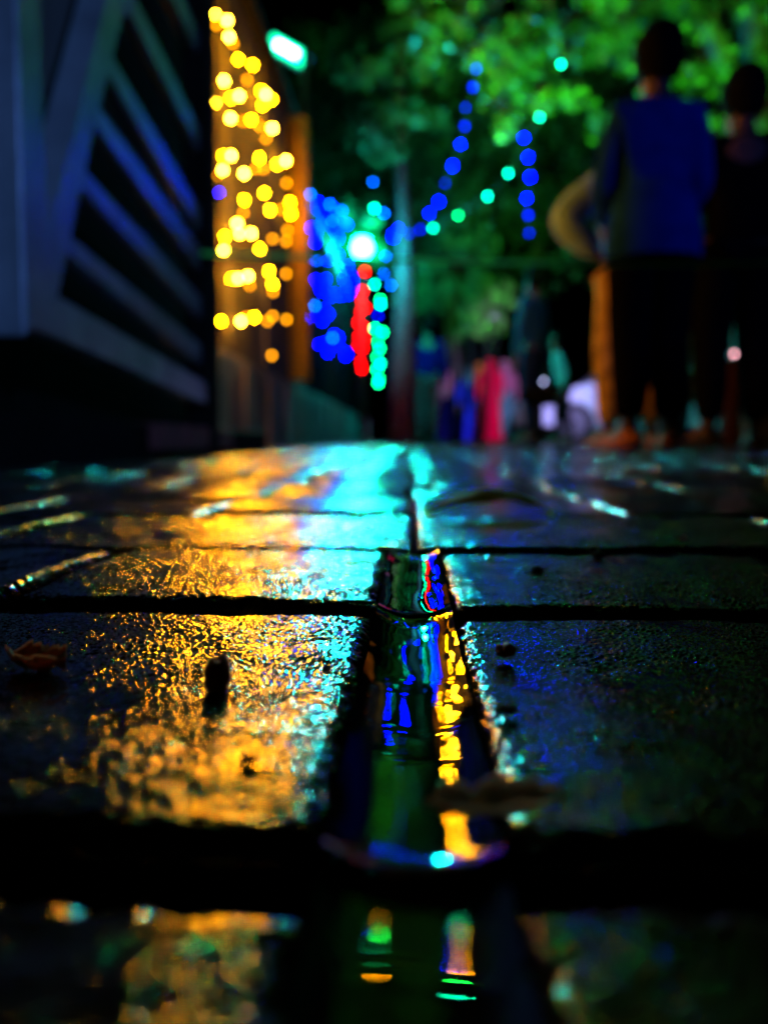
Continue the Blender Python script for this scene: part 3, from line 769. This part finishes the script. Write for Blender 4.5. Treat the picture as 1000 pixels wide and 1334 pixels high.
person('person with a hand on one hip in a greyish shirt and tan trousers', foot(818, yfor(828, 150, 1.66*1.02)), yfor(828, 150, 1.66*1.02), 1.66, 0.12, C['grey'], C['tan'], shoe='shoe', stance=.12, build=1.05, legw=1.2, sleeve=1.75,
       arms={-1: ((-.42, -.02, 1.20), (-.20, -.05, 1.00)), 1: ((.24, .03, 1.10), (.20, .2, 1.0))})
person('thin person in teal and dark denim standing beside the parked car', foot(692, yfor(692, 345, 1.68*1.02)), yfor(692, 345, 1.68*1.02), 1.68, 0.9, C['teal'], C['dteal'], build=.85, stance=.06)
person('stooping youth in teal top and dark trousers in front of the parked car', foot(732, yfor(732, 432, 1.30*1.02)), yfor(732, 432, 1.30*1.02), 1.30, 1.5, C['aqua'], C['dark'], build=.9, stance=.08, lean=.12, stride=.10)
person('man in navy shirt and brown trousers walking away by the pale trunk', foot(556, yfor(556, 412, 1.72*1.02)), yfor(556, 412, 1.72*1.02), 1.72, 0.0, C['navy'], C['brown'], build=1.08, stance=.09, stride=.06)
person('child in a magenta dress by the low wall', foot(527, yfor(527, 500, 0.98*1.02)), yfor(527, 500, 0.98*1.02), 0.98, 0.0, C['magenta'], None, skirt=C['magenta'], extra_hair=True)
person('woman in a crimson dress seen from behind', foot(637, yfor(637, 462, 1.50*1.02)), yfor(637, 462, 1.50*1.02), 1.50, 0.1, C['red'], None, skirt=C['red'], scarf=C['red'], extra_hair=False)
person('woman with a pink scarf left of the woman in royal blue', foot(583, yfor(583, 478, 1.42*1.02)), yfor(583, 478, 1.42*1.02), 1.42, -0.2, C['pink'], None, skirt=C['navy'], scarf=C['pink'])
person('woman in a royal blue dress with a pale head', foot(610, yfor(610, 474, 1.40*1.02)), yfor(610, 474, 1.40*1.02), 1.40, 0.2, C['royal'], None, skirt=C['royal'], scarf=C['aqua'])
person('woman with an orange headscarf just behind the crimson dress', foot(624, yfor(624, 468, 1.58*1.02)), yfor(624, 468, 1.58*1.02), 1.58, 0.0, C['orange'], None, skirt=C['dark'], scarf=C['orange'])
person('woman with a pale pink scarf and aqua skirt right of the crimson dress', foot(656, yfor(656, 464, 1.56*1.02)), yfor(656, 464, 1.56*1.02), 1.56, 0.0, C['pink'], None, skirt=C['aqua'], scarf=C['pink'])

# ------------------------------------------------------------------ parked car (side on, bonnet to the left)
M['car'] = mat('pale_car_paint', (0.45, 0.50, 0.60), 0.4, coat=.2, var=.04)
M['glass'] = mat('car_glass', (0.01, 0.015, 0.02), 0.05, spec=.8)
M['tyre'] = mat('tyre_rubber', (0.012, 0.012, 0.012), .8); M['rim'] = mat('alloy_rim', (.45, .45, .55), .3, .9)
xf = aty(686, 575, 12.0).x
car = thing('parked_car', 'pale hatchback parked side on behind the standing people', 'car', (xf, 12.0, 0))
out = [(0, .32), (.02, .62), (.10, .74), (.55, .84), (1.02, .93), (1.35, 1.20), (1.62, 1.40), (2.1, 1.46), (2.9, 1.45), (3.5, 1.34), (3.85, 1.02), (3.98, .80), (4.0, .34), (3.55, .25), (.5, .25)]
bm = bmesh.new()
secs = [(-.80, .96, 0), (-.84, 1, 0), (.84, 1, 0), (.80, .96, 0)]
rings = []
for w, sc, _ in ((0.0, .985, 0), (.05, 1, 0), (1.65, 1, 0), (1.70, .985, 0)):
    ring = []
    for (px_, pz) in out:
        inset = max(0, pz-.9)*.28
        yy = w + (inset if w < .8 else -inset)
        ring.append(bm.verts.new(((px_-2)*sc+2, yy, (pz-.6)*sc+.6)))
    rings.append(ring)
n = len(out)
for i in range(3):
    for q in range(n): bm.faces.new((rings[i][q], rings[i][(q+1) % n], rings[i+1][(q+1) % n], rings[i+1][q]))
bm.faces.new(rings[0][::-1]); bm.faces.new(rings[-1])
obj('body', bm, M['car'], car)
for wpoly in ([(1.22, .96), (1.55, 1.27), (1.72, 1.33), (2.12, 1.35), (2.12, .96)], [(2.2, .96), (2.2, 1.35), (2.85, 1.34), (3.35, 1.25), (3.52, .98)]):
    bm = bmesh.new(); a = [bm.verts.new((p[0], (p[1]-.9)*.28-.006, p[1])) for p in wpoly]; b2 = [bm.verts.new((p[0], (p[1]-.9)*.28+.02, p[1])) for p in wpoly]
    bm.faces.new(a); bm.faces.new(b2[::-1])
    for q in range(len(wpoly)): bm.faces.new((a[q], a[(q+1) % len(wpoly)], b2[(q+1) % len(wpoly)], b2[q]))
    obj('window', bm, M['glass'], car)
for wx in (.72, 3.22):
    for wy in (.06, 1.64):
        bm = bmesh.new()
        for q in (0,):
            rings = []
            for r, yy in ((.20, -.09), (.30, -.10), (.32, -.05), (.32, .08), (.30, .10)):
                rings.append([bm.verts.new((wx+r*math.cos(2*math.pi*h/24), wy+yy, .32+r*math.sin(2*math.pi*h/24))) for h in range(24)])
            for i in range(4):
                for h in range(24): bm.faces.new((rings[i][h], rings[i][(h+1) % 24], rings[i+1][(h+1) % 24], rings[i+1][h]))
        wh = obj('wheel', bm, M['tyre'], car, True)
        bm = bmesh.new(); bmesh.ops.create_cone(bm, cap_ends=True, segments=20, radius1=.20, radius2=.17, depth=.05)
        for v in bm.verts: v.co = Vector((wx+v.co.x, wy-.075 if wy < 1 else wy+.075, .32+v.co.y)) + Vector((0, v.co.z, 0))
        obj('rim', bm, M['rim'], wh)
bm = bmesh.new(); box(bm, (.04, .16, .66), (.10, .22, .12), .02); obj('headlight', bm, M['rim'], car)
bm = bmesh.new(); box(bm, (1.28, -.05, .98), (.10, .14, .10), .02); obj('mirror', bm, M['car'], car)
t = thing('hand_lamp', 'small cool lamp glowing above the bonnet of the parked car', 'lamp', aty(707, 497, 7.9))
bulb(t, aty(707, 497, 7.9), 'white', .014)
bm = bmesh.new(); tube(bm, [(0, 0.01, -aty(707, 497, 7.9).z), (0, .01, -.012)], .010, 8); obj('post', bm, M['black'], t)
# bollard with a round pink lamp
bp = aty(956, 461, 5.0)
o = thing('bollard_lamp', 'brown bollard with a small round pink lamp between the black trousers', 'bollard', (bp.x, 5.0, 0))
bm = bmesh.new(); lathe(bm, [(.075, 0), (.075, .06), (.055, .09), (.05, bp.z-.09), (.06, bp.z-.06), (.05, bp.z-.03)], 16); obj('post', bm, C['rust'], o, True)
bulb(o, bp, 'pink', .012)

# ------------------------------------------------------------------ debris on the paving
M['dead'] = mat('dead_leaf', (0.16, 0.055, 0.025), .55, var=.5, vscale=90, bump=.0006, bscale=400)
M['redleaf'] = mat('reddish_dead_leaf', (0.38, 0.12, 0.06), .7, var=.4, vscale=200, bump=.0006, bscale=500)
M['greenleaf'] = mat('fallen_green_leaf', (0.25, 0.38, 0.01), .6, spec=.15, var=.4, vscale=60, bump=.0004, bscale=300)
M['paleleaf'] = mat('pale_dead_leaf', (0.50, 0.40, 0.34), .6, var=.3, vscale=60, bump=.0005, bscale=300)
translucent(M['greenleaf'], (0.55, 0.60, 0.01), .8); translucent(M['paleleaf'], (.5, .4, .3), .4); translucent(M['dead'], (.30, .10, .03), .35); translucent(M['redleaf'], (.5, .16, .08), .5)
def leaf(label, px, py, length, width, rot, curl, m, lift=.0008, seed=1, z0=.0, dome=0.0, rag=.12):
    c = atz(px, py, z0)
    V = []; F = []; nx, ny = 22, 10
    for side in (0, 1):
        for i in range(nx+1):
            u = -1+2*i/nx; w = width*(1-abs(u)**1.7)**.7*(1+rag*noise.noise(Vector((u*5, seed, 0)))+rag*.6*noise.noise(Vector((u*13, seed, 3))))
            for j in range(ny+1):
                v = -1+2*j/ny
                x = u*length; y = v*w
                z = lift + curl*(v*v*.7*w/width + .4*abs(u)**2.0) + curl*.35*(noise.noise(Vector((u*2.4, v*2, seed)))+.3) - curl*.25*math.exp(-(v*6)**2) + side*.0003
                z += dome*(1-abs(u)**2)*(1-.55*v*v)
                V.append((x, y, max(z, lift*.3+side*.0003)))
    o_ = (nx+1)*(ny+1)
    for i in range(nx):
        for j in range(ny):
            a = i*(ny+1)+j; F.append((a, a+ny+1, a+ny+2, a+1)); F.append((o_+a, o_+a+1, o_+a+ny+2, o_+a+ny+1))
    t = raw('fallen_leaf', V, F, m, smooth=True)
    t.location = c; t.rotation_euler = (0, 0, rot)
    tag(t, label, 'leaf'); return t
def crumb(label, px, py, r, m, seed, squash=.6, name='dirt_crumb'):
    c = atz(px, py, 0)
    bm = bmesh.new(); bmesh.ops.create_icosphere(bm, subdivisions=3, radius=r)
    for v in bm.verts:
        n = noise.noise(v.co/r*1.6+Vector((seed, 0, 0))); n2 = noise.noise(v.co/r*4+Vector((0, seed, 0)))
        v.co *= 1+.55*n+.25*n2; v.co.z *= squash
    o = obj(name, bm, m, None, True); o.location = c+Vector((0, 0, r*squash*.55)); o.rotation_euler = (0, 0, seed)
    tag(o, label, 'debris'); return o
leaf('glossy green fallen leaf lying past the third joint', 636, 676, .029, .017, .12, .004, M['greenleaf'], seed=2, dome=.012)
leaf('dark curled leaf on the yellow lit far pavers', 364, 634, .034, .016, -.1, .004, M['dead'], seed=5, dome=.008)
leaf('pale blurred dead leaf lying by the near end of the wet joint', 646, 1062, .0066, .0030, .15, .0021, M['paleleaf'], lift=.0003, seed=7, z0=.0004, rag=.7)
leaf('reddish crumpled leaf at the left edge of the yellow lit paver', 50, 878, .0055, .0032, -.35, .0034, M['redleaf'], seed=9, rag=.9)
crumb('dark upright crumb standing in the yellow reflection', 283, 895, .0019, M['dead'], 2.2, 1.5)
crumb('brown crumb just right of the wet joint', 659, 852, .0016, M['dead'], 5.1, .7)
crumb('small black crumb on the right paver beyond the near joint', 700, 744, .0016, M['black'], 3.3, .5)
crumb('black crumb near the third joint on the right', 779, 725, .0020, M['black'], 7.9, .45)
crumb('flat dark crumb in the dim blue reflection', 660, 927, .0014, M['black'], 9.2, .35)
crumb('flat dark speck low in the yellow reflection', 325, 992, .0010, M['black'], 4.4, .4)
crumb('pale crumb on the far right paver', 889, 703, .0014, M['paleleaf'], 6.6, .5)
crumb('tiny speck at the left of the crossing yellow paver', 425, 862, .0006, M['black'], 1.4, .5)

# ------------------------------------------------------------------ lamps that light the trees and the people
def spot(name, loc, target, col, power, ang, blend=.5, rad=.08):
    d = bpy.data.lights.new(name, 'SPOT'); d.color = col; d.energy = power; d.spot_size = R(ang); d.spot_blend = blend; d.shadow_soft_size = rad
    o = bpy.data.objects.new(name, d); COL.objects.link(o); o.location = loc
    o.rotation_euler = (Vector(target)-Vector(loc)).to_track_quat('-Z', 'Y').to_euler(); return o
def floodlight(label, loc, target, col, power, ang, mt):
    o = thing('floodlight', label, 'floodlight', loc)
    q = (Vector(target)-Vector(loc)).to_track_quat('-Z', 'Y').to_matrix()
    bm = bmesh.new(); box(bm, (0, 0, 0), (.24, .18, .06), .01, q); obj('housing', bm, M['black'], o)
    bm = bmesh.new(); tube(bm, [(0, 0, -loc[2]), (0, 0, -.03)], .02, 8); obj('stand', bm, M['black'], o)
    l = spot('floodlight_beam', Vector(loc)+q@Vector((0, 0, -.05)), target, col, power, ang); return o
GREEN = (0.06, 1.0, 0.03)
floodlight('green floodlight on a short stand aimed up into the large tree', (0.9, 5.6, .35), (*aty(760, 60, 6.8),), GREEN, 1900, 75, None)
floodlight('green floodlight aimed at the far trees and shrubs', (2.7, 9.4, .5), (0.9, 14, 3.9), GREEN, 700, 56, None)
floodlight('added blue floodlight outside the frame at the right, aimed at the men', (2.9, 0.8, 1.6), (1.40, 3.3, 1.2), (0.02, 0.12, 1.0), 75, 36, None)  # added unseen lamp that gives the shirt its blue light
floodlight('added cool floodlight outside the frame behind the camera, brightening the gate', (1.3, -1.6, 1.5), (-.55, 1.5, .7), (0.20, 0.45, 1.0), 150, 40, None)  # added unseen fill for the camera side of the gate
floodlight('added lilac floodlight on a tall stand hidden behind the men', (2.2, 9.0, 2.6), (1.3, 12.6, 0.5), (0.50, 0.42, 1.0), 1500, 52, None)  # added unseen lamp to brighten the far crowd and the car
# world: a night sky
W = bpy.data.worlds.new('World'); S.world = W; W.use_nodes = True
nt = W.node_tree; bg = nt.nodes['Background']
sky = nt.nodes.new('ShaderNodeTexSky'); sky.sky_type = 'NISHITA'; sky.sun_disc = False
sky.sun_elevation = R(-6); sky.sun_rotation = R(200)
nt.links.new(sky.outputs[0], bg.inputs['Color']); bg.inputs['Strength'].default_value = 0.05
# ------------------------------------------------------------------ render settings
S.view_settings.view_transform = 'Standard'; S.view_settings.look = 'None'; S.view_settings.exposure = 0; S.view_settings.gamma = 1
S.render.engine = 'CYCLES'
cy = S.cycles
cy.use_denoising = True
try: cy.denoiser = 'OPENIMAGEDENOISE'; cy.denoising_input_passes = 'RGB_ALBEDO_NORMAL'; cy.denoising_prefilter = 'ACCURATE'
except Exception: pass
cy.use_light_tree = True; cy.max_bounces = 5; cy.glossy_bounces = 4; cy.diffuse_bounces = 2
cy.sample_clamp_indirect = 20; cy.sample_clamp_direct = 0; cy.caustics_reflective = True; cy.blur_glossy = 0.3
